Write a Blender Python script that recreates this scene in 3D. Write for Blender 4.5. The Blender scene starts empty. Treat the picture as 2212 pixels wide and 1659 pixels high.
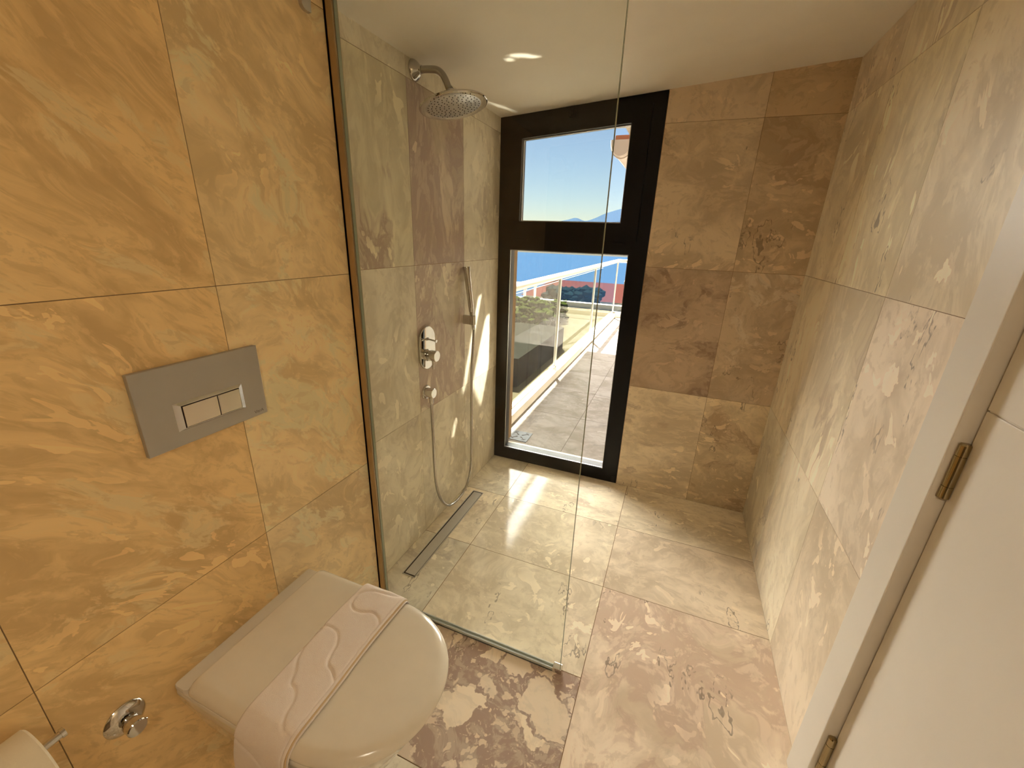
import bpy, bmesh, math, random
from mathutils import Vector, Matrix, noise
random.seed(7)
sc = bpy.context.scene
PI = math.pi

# ------------------------------------------------------------------ camera
W = 1.455          # room width (x), left shower wall x=0, far wall y=0, room towards -y
T = 0.07           # face of the boxed-out wall behind the toilet
GY = -1.215        # glass screen plane
cam_d = bpy.data.cameras.new('camera')
cam_d.sensor_width = 36.0
cam_d.lens = 888.55 / 2212 * 36.0
cam_d.clip_start = 0.01
cam_d.clip_end = 9000
cam = bpy.data.objects.new('camera', cam_d)
sc.collection.objects.link(cam)
_r = Vector((0.9278, 0.3715, 0.0329)).normalized()
_f = Vector((-0.3399, 0.8785, -0.3356)).normalized()
_u = _r.cross(_f).normalized(); _r = _f.cross(_u).normalized()
cam.matrix_world = Matrix(((_r.x, _u.x, -_f.x, 0.953), (_r.y, _u.y, -_f.y, -2.1802),
                           (_r.z, _u.z, -_f.z, 1.3431), (0, 0, 0, 1)))
sc.camera = cam

# ------------------------------------------------------------------ world, sun, exposure
EXPO = 0.82
sc.view_settings.view_transform = 'Standard'
sc.view_settings.look = 'None'
sc.view_settings.gamma = 1.0
sc.view_settings.use_curve_mapping = False
sc.view_settings.exposure = EXPO
sc.cycles.max_bounces = 7
sc.cycles.adaptive_threshold = 0.03
sc.cycles.transparent_max_bounces = 12
wd = bpy.data.worlds.new('world'); sc.world = wd; wd.use_nodes = True
nt = wd.node_tree; nt.nodes.clear()
sky = nt.nodes.new('ShaderNodeTexSky'); sky.sky_type = 'NISHITA'; sky.sun_disc = False
sky.sun_elevation = math.radians(60); sky.sun_rotation = math.radians(-27)
sky.air_density = 1.0; sky.dust_density = 0.25; sky.ozone_density = 1.6; sky.altitude = 50
bg = nt.nodes.new('ShaderNodeBackground'); bg.inputs['Strength'].default_value = 0.070
wo = nt.nodes.new('ShaderNodeOutputWorld')
nt.links.new(sky.outputs[0], bg.inputs[0]); nt.links.new(bg.outputs[0], wo.inputs[0])

SUN_DIR = Vector((-0.447 * 0.5, 0.894 * 0.5, 0.866))      # towards the sun
sd = bpy.data.lights.new('sun', 'SUN'); sd.energy = 34.0; sd.angle = math.radians(0.6)
sd.color = (1.0, 0.95, 0.86)
so = bpy.data.objects.new('sun', sd); sc.collection.objects.link(so)
so.rotation_euler = SUN_DIR.to_track_quat('Z', 'Y').to_euler()

# added broad soft sun, low from the sea side, fills the room
gd = bpy.data.lights.new('low_fill_sun', 'SUN'); gd.energy = 26.5; gd.angle = math.radians(104); gd.color = (1.0, 0.96, 0.88)
go = bpy.data.objects.new('low_fill_sun', gd); sc.collection.objects.link(go)
go.rotation_euler = Vector((-0.35, 1.0, 0.04)).to_track_quat('Z', 'Y').to_euler()

def ceil_z(x, y): return 1.9035 + 0.0759 * x + 0.0086 * y

# ------------------------------------------------------------------ helpers
def link(o): sc.collection.objects.link(o); return o

def mesh_obj(name, bm, mats, parent=None, smooth=None, bevel=0.0, seg=2):
    me = bpy.data.meshes.new(name)
    bmesh.ops.recalc_face_normals(bm, faces=bm.faces)
    bm.to_mesh(me); bm.free()
    for m in (mats if isinstance(mats, (list, tuple)) else [mats]): me.materials.append(m)
    o = link(bpy.data.objects.new(name, me))
    if smooth is not None:
        for p in me.polygons: p.use_smooth = True
        md = o.modifiers.new('es', 'EDGE_SPLIT'); md.split_angle = math.radians(smooth)
    if bevel > 0:
        b = o.modifiers.new('bv', 'BEVEL'); b.width = bevel; b.segments = seg; b.limit_method = 'ANGLE'
        if smooth is not None: o.modifiers.move(1, 0)
    if parent: o.parent = parent
    return o

def thing(name, label, cat, loc=(0, 0, 0), group=None):
    o = link(bpy.data.objects.new(name, None)); o.location = loc
    o.empty_display_size = 0.05
    o['label'] = label; o['category'] = cat
    if group: o['group'] = group
    return o

def tag(o, label, cat, group=None, kind=None):
    o['label'] = label; o['category'] = cat
    if group: o['group'] = group
    if kind: o['kind'] = kind
    return o

def struct(o): o['kind'] = 'structure'; return o

def box(bm, a, b, mi=0):
    x0, y0, z0 = a; x1, y1, z1 = b
    v = [bm.verts.new(p) for p in ((x0,y0,z0),(x1,y0,z0),(x1,y1,z0),(x0,y1,z0),(x0,y0,z1),(x1,y0,z1),(x1,y1,z1),(x0,y1,z1))]
    for f in ((0,3,2,1),(4,5,6,7),(0,1,5,4),(1,2,6,5),(2,3,7,6),(3,0,4,7)):
        fc = bm.faces.new([v[i] for i in f]); fc.material_index = mi
    return v

def BM(): return bmesh.new()

def frame_of(d):
    d = Vector(d).normalized()
    a = Vector((0, 0, 1)) if abs(d.z) < 0.9 else Vector((1, 0, 0))
    u = d.cross(a).normalized(); w = d.cross(u).normalized()
    return u, w

def cyl(bm, p0, p1, r0, r1=None, n=32, mi=0, caps=True):
    r1 = r0 if r1 is None else r1
    p0 = Vector(p0); p1 = Vector(p1); u, w = frame_of(p1 - p0)
    A = [bm.verts.new(p0 + (u * math.cos(2*PI*i/n) + w * math.sin(2*PI*i/n)) * r0) for i in range(n)]
    B = [bm.verts.new(p1 + (u * math.cos(2*PI*i/n) + w * math.sin(2*PI*i/n)) * r1) for i in range(n)]
    for i in range(n):
        f = bm.faces.new((A[i], A[(i+1) % n], B[(i+1) % n], B[i])); f.material_index = mi
    if caps:
        bm.faces.new(A[::-1]).material_index = mi; bm.faces.new(B).material_index = mi

def lathe(bm, base, axis, prof, n=48, mi=0):
    """prof: list of (distance along axis, radius)"""
    base = Vector(base); axis = Vector(axis).normalized(); u, w = frame_of(axis)
    rings = []
    for d, r in prof:
        c = base + axis * d
        if r < 1e-6: rings.append([bm.verts.new(c)])
        else: rings.append([bm.verts.new(c + (u*math.cos(2*PI*i/n) + w*math.sin(2*PI*i/n))*r) for i in range(n)])
    for a, b in zip(rings, rings[1:]):
        for i in range(n):
            j = (i + 1) % n
            if len(a) == 1 and len(b) == 1: continue
            if len(a) == 1: f = bm.faces.new((a[0], b[j], b[i]))
            elif len(b) == 1: f = bm.faces.new((a[i], a[j], b[0]))
            else: f = bm.faces.new((a[i], a[j], b[j], b[i]))
            f.material_index = mi

def smooth_path(pts, k=6):
    """Catmull-Rom through pts"""
    P = [Vector(p) for p in pts]; out = []
    for i in range(len(P) - 1):
        p0 = P[i-1] if i else P[0]*2 - P[1]; p1 = P[i]; p2 = P[i+1]
        p3 = P[i+2] if i + 2 < len(P) else P[-1]*2 - P[-2]
        for j in range(k):
            t = j / k
            out.append(0.5*((2*p1) + (p2-p0)*t + (2*p0-5*p1+4*p2-p3)*t*t + (3*p1-p0-3*p2+p3)*t**3))
    out.append(P[-1]); return out

def tube(bm, pts, r, n=16, mi=0):
    P = [Vector(p) for p in pts]; rings = []
    t0 = (P[1]-P[0]).normalized(); u, w = frame_of(t0)
    for i, p in enumerate(P):
        t = (P[min(i+1, len(P)-1)] - P[max(i-1, 0)]).normalized()
        u = (u - t*u.dot(t)).normalized(); w = t.cross(u)
        rr = r(i/(len(P)-1)) if callable(r) else r
        rings.append([bm.verts.new(p + (u*math.cos(2*PI*k/n) + w*math.sin(2*PI*k/n))*rr) for k in range(n)])
    for a, b in zip(rings, rings[1:]):
        for k in range(n):
            bm.faces.new((a[k], a[(k+1)%n], b[(k+1)%n], b[k])).material_index = mi
    bm.faces.new(rings[0][::-1]); bm.faces.new(rings[-1])

def prism(bm, poly, fn, d0, d1, mi=0):
    """poly of (a,b); fn(a,b,d)->xyz"""
    A = [bm.verts.new(fn(a, b, d0)) for a, b in poly]; B = [bm.verts.new(fn(a, b, d1)) for a, b in poly]
    n = len(poly)
    for i in range(n): bm.faces.new((A[i], A[(i+1)%n], B[(i+1)%n], B[i])).material_index = mi
    bm.faces.new(A[::-1]).material_index = mi; bm.faces.new(B).material_index = mi

# ------------------------------------------------------------------ materials
def srgb(r, g, b):
    f = lambda c: (c/255/12.92) if c/255 <= 0.04045 else ((c/255+0.055)/1.055)**2.4
    return (f(r), f(g), f(b), 1.0)

def pbsdf(name, col, rough=0.5, metal=0.0, spec=0.5, bump=0.0, bscale=200, coat=0.0):
    m = bpy.data.materials.new(name); m.use_nodes = True; n = m.node_tree.nodes; l = m.node_tree.links
    b = n['Principled BSDF']
    b.inputs['Roughness'].default_value = rough; b.inputs['Metallic'].default_value = metal
    b.inputs['Specular IOR Level'].default_value = spec; b.inputs['Coat Weight'].default_value = coat
    tc = n.new('ShaderNodeTexCoord'); nz = n.new('ShaderNodeTexNoise'); nz.inputs['Scale'].default_value = bscale * 0.13
    nz.inputs['Detail'].default_value = 3
    mx = n.new('ShaderNodeMix'); mx.data_type = 'RGBA'; mx.inputs[0].default_value = 0.5
    l.new(tc.outputs['Object'], nz.inputs['Vector']); l.new(nz.outputs['Fac'], mx.inputs[0])
    mx.inputs[6].default_value = tuple(c*0.96 for c in col[:3]) + (1,); mx.inputs[7].default_value = tuple(min(1, c*1.04) for c in col[:3]) + (1,)
    l.new(mx.outputs[2], b.inputs['Base Color'])
    if bump > 0:
        n2 = n.new('ShaderNodeTexNoise'); n2.inputs['Scale'].default_value = bscale; n2.inputs['Detail'].default_value = 4
        bp = n.new('ShaderNodeBump'); bp.inputs['Strength'].default_value = bump; bp.inputs['Distance'].default_value = 0.002
        l.new(tc.outputs['Object'], n2.inputs['Vector']); l.new(n2.outputs['Fac'], bp.inputs['Height']); l.new(bp.outputs[0], b.inputs['Normal'])
    return m

def glass_mat(name, tint=(1, 1, 1), refl=1.0):
    m = bpy.data.materials.new(name); m.use_nodes = True; n = m.node_tree.nodes; l = m.node_tree.links; n.clear()
    o = n.new('ShaderNodeOutputMaterial'); t = n.new('ShaderNodeBsdfTransparent'); g = n.new('ShaderNodeBsdfGlossy')
    t.inputs[0].default_value = (*tint, 1); g.inputs['Roughness'].default_value = 0.0
    fr = n.new('ShaderNodeFresnel'); fr.inputs[0].default_value = 1.5
    mu = n.new('ShaderNodeMath'); mu.operation = 'MULTIPLY'; mu.inputs[1].default_value = refl
    mx = n.new('ShaderNodeMixShader')
    ge = n.new('ShaderNodeNewGeometry'); ff = n.new('ShaderNodeMath'); ff.operation = 'SUBTRACT'; ff.inputs[0].default_value = 1.0   # exit faces do not reflect again
    l.new(ge.outputs['Backfacing'], ff.inputs[1]); m2 = n.new('ShaderNodeMath'); m2.operation = 'MULTIPLY'
    l.new(fr.outputs[0], mu.inputs[0]); l.new(mu.outputs[0], m2.inputs[0]); l.new(ff.outputs[0], m2.inputs[1]); l.new(m2.outputs[0], mx.inputs[0]); l.new(t.outputs[0], mx.inputs[1]); l.new(g.outputs[0], mx.inputs[2]); l.new(mx.outputs[0], o.inputs[0])
    return m

def travertine(name, rough=0.3, spec=0.5, pit=1.0, coat=0.0, breccia=False):
    """stone: attribute 'tc' = (u, v, tile seed); 'ta' base colour; 'tb' patch colour; 'tp' = (patch amount, breccia amount, streak)"""
    m = bpy.data.materials.new(name); m.use_nodes = True; N = m.node_tree.nodes; L = m.node_tree.links
    B = N['Principled BSDF']
    def att(a):
        x = N.new('ShaderNodeAttribute'); x.attribute_name = a; return x
    co, ca, cb, cp = att('tc'), att('ta'), att('tb'), att('tp')
    sp = N.new('ShaderNodeSeparateXYZ'); L.new(cp.outputs['Vector'], sp.inputs[0])
    def math_(op, a, b=None, c=None, clamp=False):
        x = N.new('ShaderNodeMath'); x.operation = op; x.use_clamp = clamp
        for i, v in enumerate((a, b, c)):
            if v is None: continue
            if isinstance(v, (int, float)): x.inputs[i].default_value = v
            else: L.new(v, x.inputs[i])
        return x.outputs[0]
    def noise_(scale, detail=5, rough_=0.55, dist=0.0, vec=None, off=0.0):
        x = N.new('ShaderNodeTexNoise'); x.noise_dimensions = '3D'; x.inputs['Scale'].default_value = scale + off*0.004
        x.inputs['Detail'].default_value = min(detail, 4); x.inputs['Roughness'].default_value = rough_
        x.inputs['Distortion'].default_value = dist
        L.new(vec if vec is not None else co.outputs['Vector'], x.inputs['Vector']); return x
    def ramp(v, lo, hi, a=0.0, b=1.0, smooth=True):
        x = N.new('ShaderNodeMapRange'); x.interpolation_type = 'SMOOTHSTEP' if smooth else 'LINEAR'
        for i, q in ((1, lo), (2, hi), (3, a), (4, b)):
            if isinstance(q, (int, float)): x.inputs[i].default_value = q
            else: L.new(q, x.inputs[i])
        L.new(v, x.inputs[0]); return x.outputs[0]
    def mix(f, a, b, mode='MIX'):
        x = N.new('ShaderNodeMix'); x.data_type = 'RGBA'; x.blend_type = mode
        if isinstance(f, (int, float)): x.inputs[0].default_value = f
        else: L.new(f, x.inputs[0])
        for i, q in ((6, a), (7, b)):
            if isinstance(q, tuple): x.inputs[i].default_value = q
            else: L.new(q, x.inputs[i])
        return x.outputs[2]
    # streaked coordinates
    vm = N.new('ShaderNodeVectorMath'); vm.operation = 'MULTIPLY'; L.new(co.outputs['Vector'], vm.inputs[0])
    cx = N.new('ShaderNodeCombineXYZ'); cx.inputs[0].default_value = 1; L.new(sp.outputs[2], cx.inputs[1]); cx.inputs[2].default_value = 1
    L.new(cx.outputs[0], vm.inputs[1])
    wn = noise_(2.6, 3, 0.55, 0.0, vm.outputs[0])
    wa = N.new('ShaderNodeVectorMath'); wa.operation = 'MULTIPLY_ADD'; L.new(wn.outputs['Color'], wa.inputs[0]); wa.inputs[1].default_value = (0.34, 0.34, 0.0); L.new(vm.outputs[0], wa.inputs[2])
    sv = wa.outputs[0]
    cloud = noise_(3.2, 4, 0.55, 0.0, sv).outputs['Fac']
    cloud = math_('ADD', cloud, math_('MULTIPLY', math_('SUBTRACT', noise_(9.5, 4, 0.62, 0.0, sv, 15.0).outputs['Fac'], 0.5), 0.55))
    c1 = ramp(cloud, 0.33, 0.67)
    lighter = mix(1.0, ca.outputs['Color'], (1.18, 1.175, 1.16, 1), 'MULTIPLY')
    darker = mix(1.0, ca.outputs['Color'], (0.84, 0.805, 0.75, 1), 'MULTIPLY')
    col = mix(c1, darker, lighter)
    # soft patches with crisp edges
    pn = noise_(4.0, 4, 0.6, 0.0, sv, 3.7).outputs['Fac']
    thr = math_('SUBTRACT', 0.74, math_('MULTIPLY', sp.outputs[0], 0.36))
    mn = noise_(22, 5, 0.65, 0.0, sv, 9.1).outputs['Fac']; fn_ = mn
    pn = math_('ADD', pn, math_('MULTIPLY', math_('SUBTRACT', fn_, 0.5), 0.34))
    pm = ramp(pn, thr, math_('ADD', thr, 0.055))
    col = mix(math_('MULTIPLY', pm, 0.8), col, cb.outputs['Color'])
    # medium speckled mottling
    col = mix(math_('MULTIPLY', ramp(mn, 0.50, 0.60), 0.42), col, lighter)
    col = mix(math_('MULTIPLY', ramp(noise_(30, 5, 0.65, 0.0, sv, 5.5).outputs['Fac'], 0.52, 0.62), 0.45), col, darker)
    # pale chips
    fl = ramp(noise_(15, 3, 0.55, 0.0, sv, 21.0).outputs['Fac'], 0.60, 0.615)
    gate = ramp(noise_(2.4, 2, 0.5, 0.0, None, 33.0).outputs['Fac'], 0.44, 0.58)
    pale = mix(1.0, ca.outputs['Color'], (1.32, 1.31, 1.3, 1), 'MULTIPLY')
    col = mix(math_('MULTIPLY', math_('MULTIPLY', fl, gate), 0.8), col, pale)
    if breccia:
        # breccia: clasts from distorted voronoi cells
        dn = noise_(9, 4, 0.6, 0.0, None, 2.2)
        dv = N.new('ShaderNodeVectorMath'); dv.operation = 'MULTIPLY_ADD'; L.new(dn.outputs['Color'], dv.inputs[0]); dv.inputs[1].default_value = (0.16, 0.16, 0.0)
        L.new(co.outputs['Vector'], dv.inputs[2])
        vor = N.new('ShaderNodeTexVoronoi'); vor.feature = 'F1'; vor.inputs['Scale'].default_value = 9; vor.inputs['Randomness'].default_value = 1
        L.new(dv.outputs[0], vor.inputs['Vector'])
        ve = N.new('ShaderNodeTexVoronoi'); ve.feature = 'DISTANCE_TO_EDGE'; ve.inputs['Scale'].default_value = 9; L.new(dv.outputs[0], ve.inputs['Vector'])
        sc_ = N.new('ShaderNodeSeparateColor'); L.new(vor.outputs['Color'], sc_.inputs[0])
        clast = math_('MULTIPLY', ramp(ve.outputs['Distance'], 0.03, 0.06), ramp(sc_.outputs[0], 0.40, 0.42))
        v2 = N.new('ShaderNodeTexVoronoi'); v2.inputs['Scale'].default_value = 38; L.new(dv.outputs[0], v2.inputs['Vector'])
        s2 = N.new('ShaderNodeSeparateColor'); L.new(v2.outputs['Color'], s2.inputs[0])
        small = math_('MULTIPLY', ramp(v2.outputs['Distance'], 0.42, 0.30), ramp(s2.outputs[0], 0.55, 0.63))
        v3 = N.new('ShaderNodeTexVoronoi'); v3.inputs['Scale'].default_value = 95; L.new(dv.outputs[0], v3.inputs['Vector'])
        s3 = N.new('ShaderNodeSeparateColor'); L.new(v3.outputs['Color'], s3.inputs[0])
        small = math_('MAXIMUM', small, math_('MULTIPLY', math_('MULTIPLY', ramp(v3.outputs['Distance'], 0.40, 0.28), ramp(s3.outputs[0], 0.55, 0.6)), 0.55))
        cl = math_('MAXIMUM', math_('MULTIPLY', clast, ramp(sc_.outputs[1], 0.0, 1.0, 0.45, 1.0)), math_('MULTIPLY', small, 0.7), clamp=True)
        bre = mix(cl, cb.outputs['Color'], pale)
        bre = mix(math_('MULTIPLY', ramp(mn, 0.47, 0.60), 0.45), bre, ca.outputs['Color'])
        col = mix(sp.outputs[1], col, bre)
    # dark pits and short veins
    if pit > 0:
        wv = N.new('ShaderNodeVectorMath'); wv.operation = 'MULTIPLY'; L.new(co.outputs['Vector'], wv.inputs[0]); wv.inputs[1].default_value = (1.0, 0.42, 1.0)
        pv = noise_(7.5, 4, 0.6, 0.0, wv.outputs[0], 41.0).outputs['Fac']
        ring = math_('SUBTRACT', 1.0, ramp(math_('ABSOLUTE', math_('SUBTRACT', pv, 0.622)), 0.003, 0.012), clamp=True)
        core = ramp(pv, 0.69, 0.70)
        pits = math_('MAXIMUM', math_('MULTIPLY', ring, ramp(mn, 0.42, 0.54)), core)
        g2 = gate
        col = mix(math_('MULTIPLY', math_('MULTIPLY', math_('MULTIPLY', pits, g2), 0.58 * pit), ca.outputs['Alpha']), col, (0.12, 0.075, 0.05, 1))
    L.new(col, B.inputs['Base Color'])
    L.new(ramp(mn, 0.3, 0.7, rough * 0.8, rough * 1.2, False), B.inputs['Roughness'])
    B.inputs['Specular IOR Level'].default_value = spec
    B.inputs['Coat Weight'].default_value = coat; B.inputs['Coat Roughness'].default_value = 0.04
    return m

M = {}
M['trav_wall'] = travertine('travertine_wall', rough=0.42, spec=0.35)
M['trav_floor'] = travertine('travertine_floor', rough=0.10, spec=0.32, coat=0.0)
M['trav_breccia'] = travertine('travertine_breccia', rough=0.10, spec=0.32, breccia=True)
M['trav_out'] = travertine('travertine_outdoor', rough=0.8, spec=0.0, pit=0.3)
M['grout'] = pbsdf('grout', srgb(150, 122, 88), 0.9)
M['plaster'] = pbsdf('ceiling_plaster', srgb(246, 238, 222), 0.75, bump=0.05, bscale=60)
M['render'] = pbsdf('white_render', srgb(238, 232, 220), 0.85, spec=0.05, bump=0.1, bscale=80)
M['black_alu'] = pbsdf('black_aluminium', srgb(16, 16, 18), 0.4, spec=0.25)
M['spacer'] = pbsdf('glazing_spacer', srgb(190, 190, 185), 0.3, metal=0.7)
M['gasket'] = pbsdf('rubber_gasket', srgb(14, 14, 15), 0.6)
M['chrome'] = pbsdf('chrome', srgb(214, 212, 208), 0.05, metal=1.0)
M['steel'] = pbsdf('brushed_steel', srgb(205, 203, 198), 0.34, metal=0.75, bump=0.04, bscale=350)
M['hose'] = pbsdf('chrome_hose', srgb(185, 182, 176), 0.24, metal=1.0)
M['nozzle'] = pbsdf('nozzle_rubber', srgb(38, 32, 28), 0.7)
M['white_paint'] = pbsdf('white_door_paint', srgb(232, 224, 210), 0.42, spec=0.4, bump=0.02, bscale=50)
M['ceramic'] = pbsdf('toilet_ceramic', srgb(236, 228, 212), 0.10, spec=0.5, coat=0.5)
M['seat'] = pbsdf('toilet_seat_plastic', srgb(238, 228, 208), 0.16, spec=0.5)
M['grey_plastic'] = pbsdf('satin_grey_plate', srgb(176, 170, 158), 0.4, metal=0.25)
M['button'] = pbsdf('button_chrome', srgb(196, 186, 170), 0.16, metal=0.85)
M['slot'] = pbsdf('dark_gap', srgb(40, 26, 16), 0.8)
M['ink'] = pbsdf('logo_print', srgb(112, 104, 94), 0.6)
M['towel'] = pbsdf('towel_terry', srgb(255, 240, 228), 0.95, spec=0.1, bump=0.5, bscale=900)
M['towel_edge'] = pbsdf('towel_fold_edge', srgb(232, 204, 160), 0.95, spec=0.1, bump=0.5, bscale=900)
M['paper'] = pbsdf('toilet_paper', srgb(240, 226, 196), 0.95, spec=0.1, bump=0.2, bscale=300)
M['card'] = pbsdf('card_tube', srgb(150, 120, 90), 0.9)
M['brass'] = pbsdf('aged_nickel', srgb(168, 154, 122), 0.14, metal=1.0)
M['profile'] = pbsdf('satin_profile', srgb(186, 164, 130), 0.34, metal=0.8)
M['seal'] = pbsdf('clear_seal', srgb(196, 200, 190), 0.25, spec=0.5)
M['glass'] = glass_mat('clear_glass', (0.965, 0.975, 0.955))
M['wglass'] = glass_mat('window_glass', (0.98, 0.98, 0.975))
M['rglass'] = glass_mat('railing_glass', (0.95, 0.96, 0.95), 0.5)
M['glass_edge'] = pbsdf('polished_glass_edge', srgb(150, 160, 140), 0.08, spec=0.8)
M['rail'] = pbsdf('rail_aluminium', srgb(226, 220, 205), 0.3, metal=0.35)

# ------------------------------------------------------------------ tiled surfaces
# palette: (base, patch, patch amount, breccia, streak)
def C(r, g, b): return tuple(min(.9, c*1.32) for c in srgb(r - 2, g + 11, b + 29)[:3]) + (1.0,)
LT = (C(214, 190, 150), C(186, 156, 116)); BR = (C(200, 170, 126), C(152, 114, 80)); PK = (C(208, 181, 142), C(166, 130, 98))
GR = (C(206, 186, 150), C(176, 152, 118)); OR = (C(218, 180, 116), C(228, 192, 132))

def tiles(name, fn, rects, depth, mats, gap=0.0016, lift=0.0012, solids=()):
    """fn(u,v,d) -> world point, d measured out of the surface. rects: (u0,v0,u1,v1,(base,patch),amount,breccia,streak[,swap])"""
    bm = BM()
    lt = bm.loops.layers.float_vector.new('tc'); la = bm.loops.layers.float_color.new('ta')
    lb = bm.loops.layers.float_color.new('tb'); lp = bm.loops.layers.float_vector.new('tp')
    for s in solids:       # (u0,v0,u1,v1) backing
        u0, v0, u1, v1 = s
        c = [fn(u, v, d) for d in (-depth, 0) for u, v in ((u0, v0), (u1, v0), (u1, v1), (u0, v1))]
        vs = [bm.verts.new(p) for p in c]
        for f in ((0,3,2,1),(4,5,6,7),(0,1,5,4),(1,2,6,5),(2,3,7,6),(3,0,4,7)): bm.faces.new([vs[i] for i in f]).material_index = 1
    for k, r in enumerate(rects):
        u0, v0, u1, v1, pal, amt, bre, stk = r[:8]
        seed = (k + 1) * 3.77 + len(name) * 1.3
        ro = r[8] if len(r) > 8 else 0.0; cr_, sr_ = math.cos(ro), math.sin(ro)
        g = gap / 2
        pts = ((u0+g, v0+g), (u1-g, v0+g), (u1-g, v1-g), (u0+g, v1-g))
        top = [bm.verts.new(fn(u, v, lift)) for u, v in pts]; bot = [bm.verts.new(fn(u, v, 0)) for u, v in pts]
        fs = [bm.faces.new(top)] + [bm.faces.new((bot[i], bot[(i+1)%4], top[(i+1)%4], top[i])) for i in range(4)]
        for f in fs:
            f.material_index = 2 if bre > 0 else 0
            for lo in f.loops:
                i = (top.index(lo.vert) if lo.vert in top else bot.index(lo.vert)); u, v = pts[i]
                lo[lt] = Vector((cr_*u + sr_*v, -sr_*u + cr_*v, seed))
                lo[la] = tuple(pal[0][:3]) + (0.0 if name == 'wall_left' else 1.0,); lo[lb] = pal[1]; lo[lp] = Vector((amt, bre, stk))
    me = bpy.data.meshes.new(name); bm.to_mesh(me); bm.free()
    for m in mats: me.materials.append(m)
    return struct(link(bpy.data.objects.new(name, me)))

ZT = 2.10
J1, J2, J3 = 0.612, 1.229, 1.836
WM = (M['trav_wall'], M['grout'])
# floor (u=x, v=y)
fx = (0.0, 0.241, 0.853, W); fy = (0.0, -0.389, -0.8025, -1.208, -1.6125, -2.02, -2.43, -3.05)
R_ = []
for i in range(2):
    for j in range(7):
        pal, a, b, s = random.choice((LT, GR)), 0.35, 0.0, 1.0
        if i == 1 and j == 3: pal, a, b = (C(206, 180, 142), C(164, 130, 98)), 0.6, 1.0
        if i == 1 and j == 0: pal, a, b, s = LT, 0.4, 0.0, 2.2
        R_.append((fx[i], fy[j+1], fx[i+1], fy[j], pal, a, b, s))
R_ += [(fx[2], fy[1], W, 0.0, LT, 0.3, 0, 2.0), (fx[2], fy[2], W, fy[1], PK, 0.25, 0, 1.3),
       (fx[2], -1.72, W, fy[2], (C(216, 188, 150), C(192, 156, 118)), 0.75, 0, 0.8), (fx[2], -3.05, W, -1.72, PK, 0.4, 0, 1)]
floor = tiles('floor', lambda u, v, d: (u, v, d), R_, 0.2, (M['trav_floor'], M['grout'], M['trav_breccia']), gap=0.0024, lift=0.0,
              solids=())
bm = BM(); box(bm, (-0.25, -3.3, -0.2), (W + 0.35, 0.02, -0.0012))
b_ = mesh_obj('floor_bed', bm, M['grout']); b_.parent = floor

# left wall: shower part x=0, boxed-out part x=T
ly = (0.0, -0.397, -0.8, -1.2)
cols = [
    [(GR, .2, 0, .6), (GR, .25, 0, .6), (GR, .3, 0, .6), (GR, .2, 0, .6)],
    [(GR, .3, 0, .7), ((C(200, 178, 142), C(168, 134, 104)), .75, 0, .6), ((C(190, 164, 128), C(160, 126, 98)), .9, 0, .5), (GR, .2, 0, .6)],
    [(GR, .25, 0, .8), (GR, .45, 0, .7), ((C(204, 184, 142), C(158, 122, 90)), .62, 0, .5), (GR, .2, 0, .6)],
]
zz = (0, J1, J2, J3, ZT)
R_ = []
for i in range(3):
    for j in range(4):
        pal, a, b, s = cols[i][j]
        R_.append((ly[i+1], zz[j], ly[i], zz[j+1], pal, a, b, s))
wl = tiles('wall_left', lambda u, v, d: (d, u, v), R_, 0.25, WM, solids=((-1.2, 0, 0.3, ZT),))
oy = (-1.2, -1.604, -2.03, -2.45, -3.05)
R_ = []
for i in range(4):
    for j in range(4):
        if i == 0: pal, a, b, s = (OR if j != 0 else (C(210, 176, 118), C(226, 194, 140))), (.62, .55, .45, .3)[j], 0, 1.0
        else: pal, a, b, s = ((C(212, 168, 98), C(222, 182, 116)), .5, 0, 1.0)
        R_.append((oy[i+1], zz[j], oy[i], zz[j+1], pal, a, b, 2.4 if i else 1.5, -0.75))
w2 = tiles('wall_left', lambda u, v, d: (T + d, u, v), R_, 0.32, WM, solids=((-3.05, 0, -1.1985, ZT),))

# far wall right of the window (u=x, v=z)
DK = (C(196, 164, 120), C(164, 128, 86))
X1 = 1.172
R_ = [(0.7875, 0, X1, J1, (C(206, 178, 134), C(178, 144, 100)), .45, 0, 2.2), (X1, 0, W, J1, (C(200, 170, 122), C(166, 128, 80)), .6, 0, 1.6),
      (0.7875, J1, X1, J2, (C(176, 142, 100), C(140, 104, 66)), .55, 0, 1.4), (X1, J1, W, J2, (C(184, 152, 108), C(206, 178, 138)), .5, 0, 1.2),
      (0.7875, J2, X1, J3, (C(196, 164, 118), C(176, 140, 92)), .5, 0, 1.4), (X1, J2, W, J3, (C(190, 156, 108), C(168, 130, 82)), .5, 0, 1.3),
      (0.7875, J3, X1, ZT, DK, .3, 0, 1), (X1, J3, W, ZT, (C(186, 150, 100), C(206, 176, 132)), .4, 0, 1)]
wf = tiles('wall_far', lambda u, v, d: (u, -d, v), R_, 0.26, WM, solids=((0.7865, 0, W + 0.3, ZT),))

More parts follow.
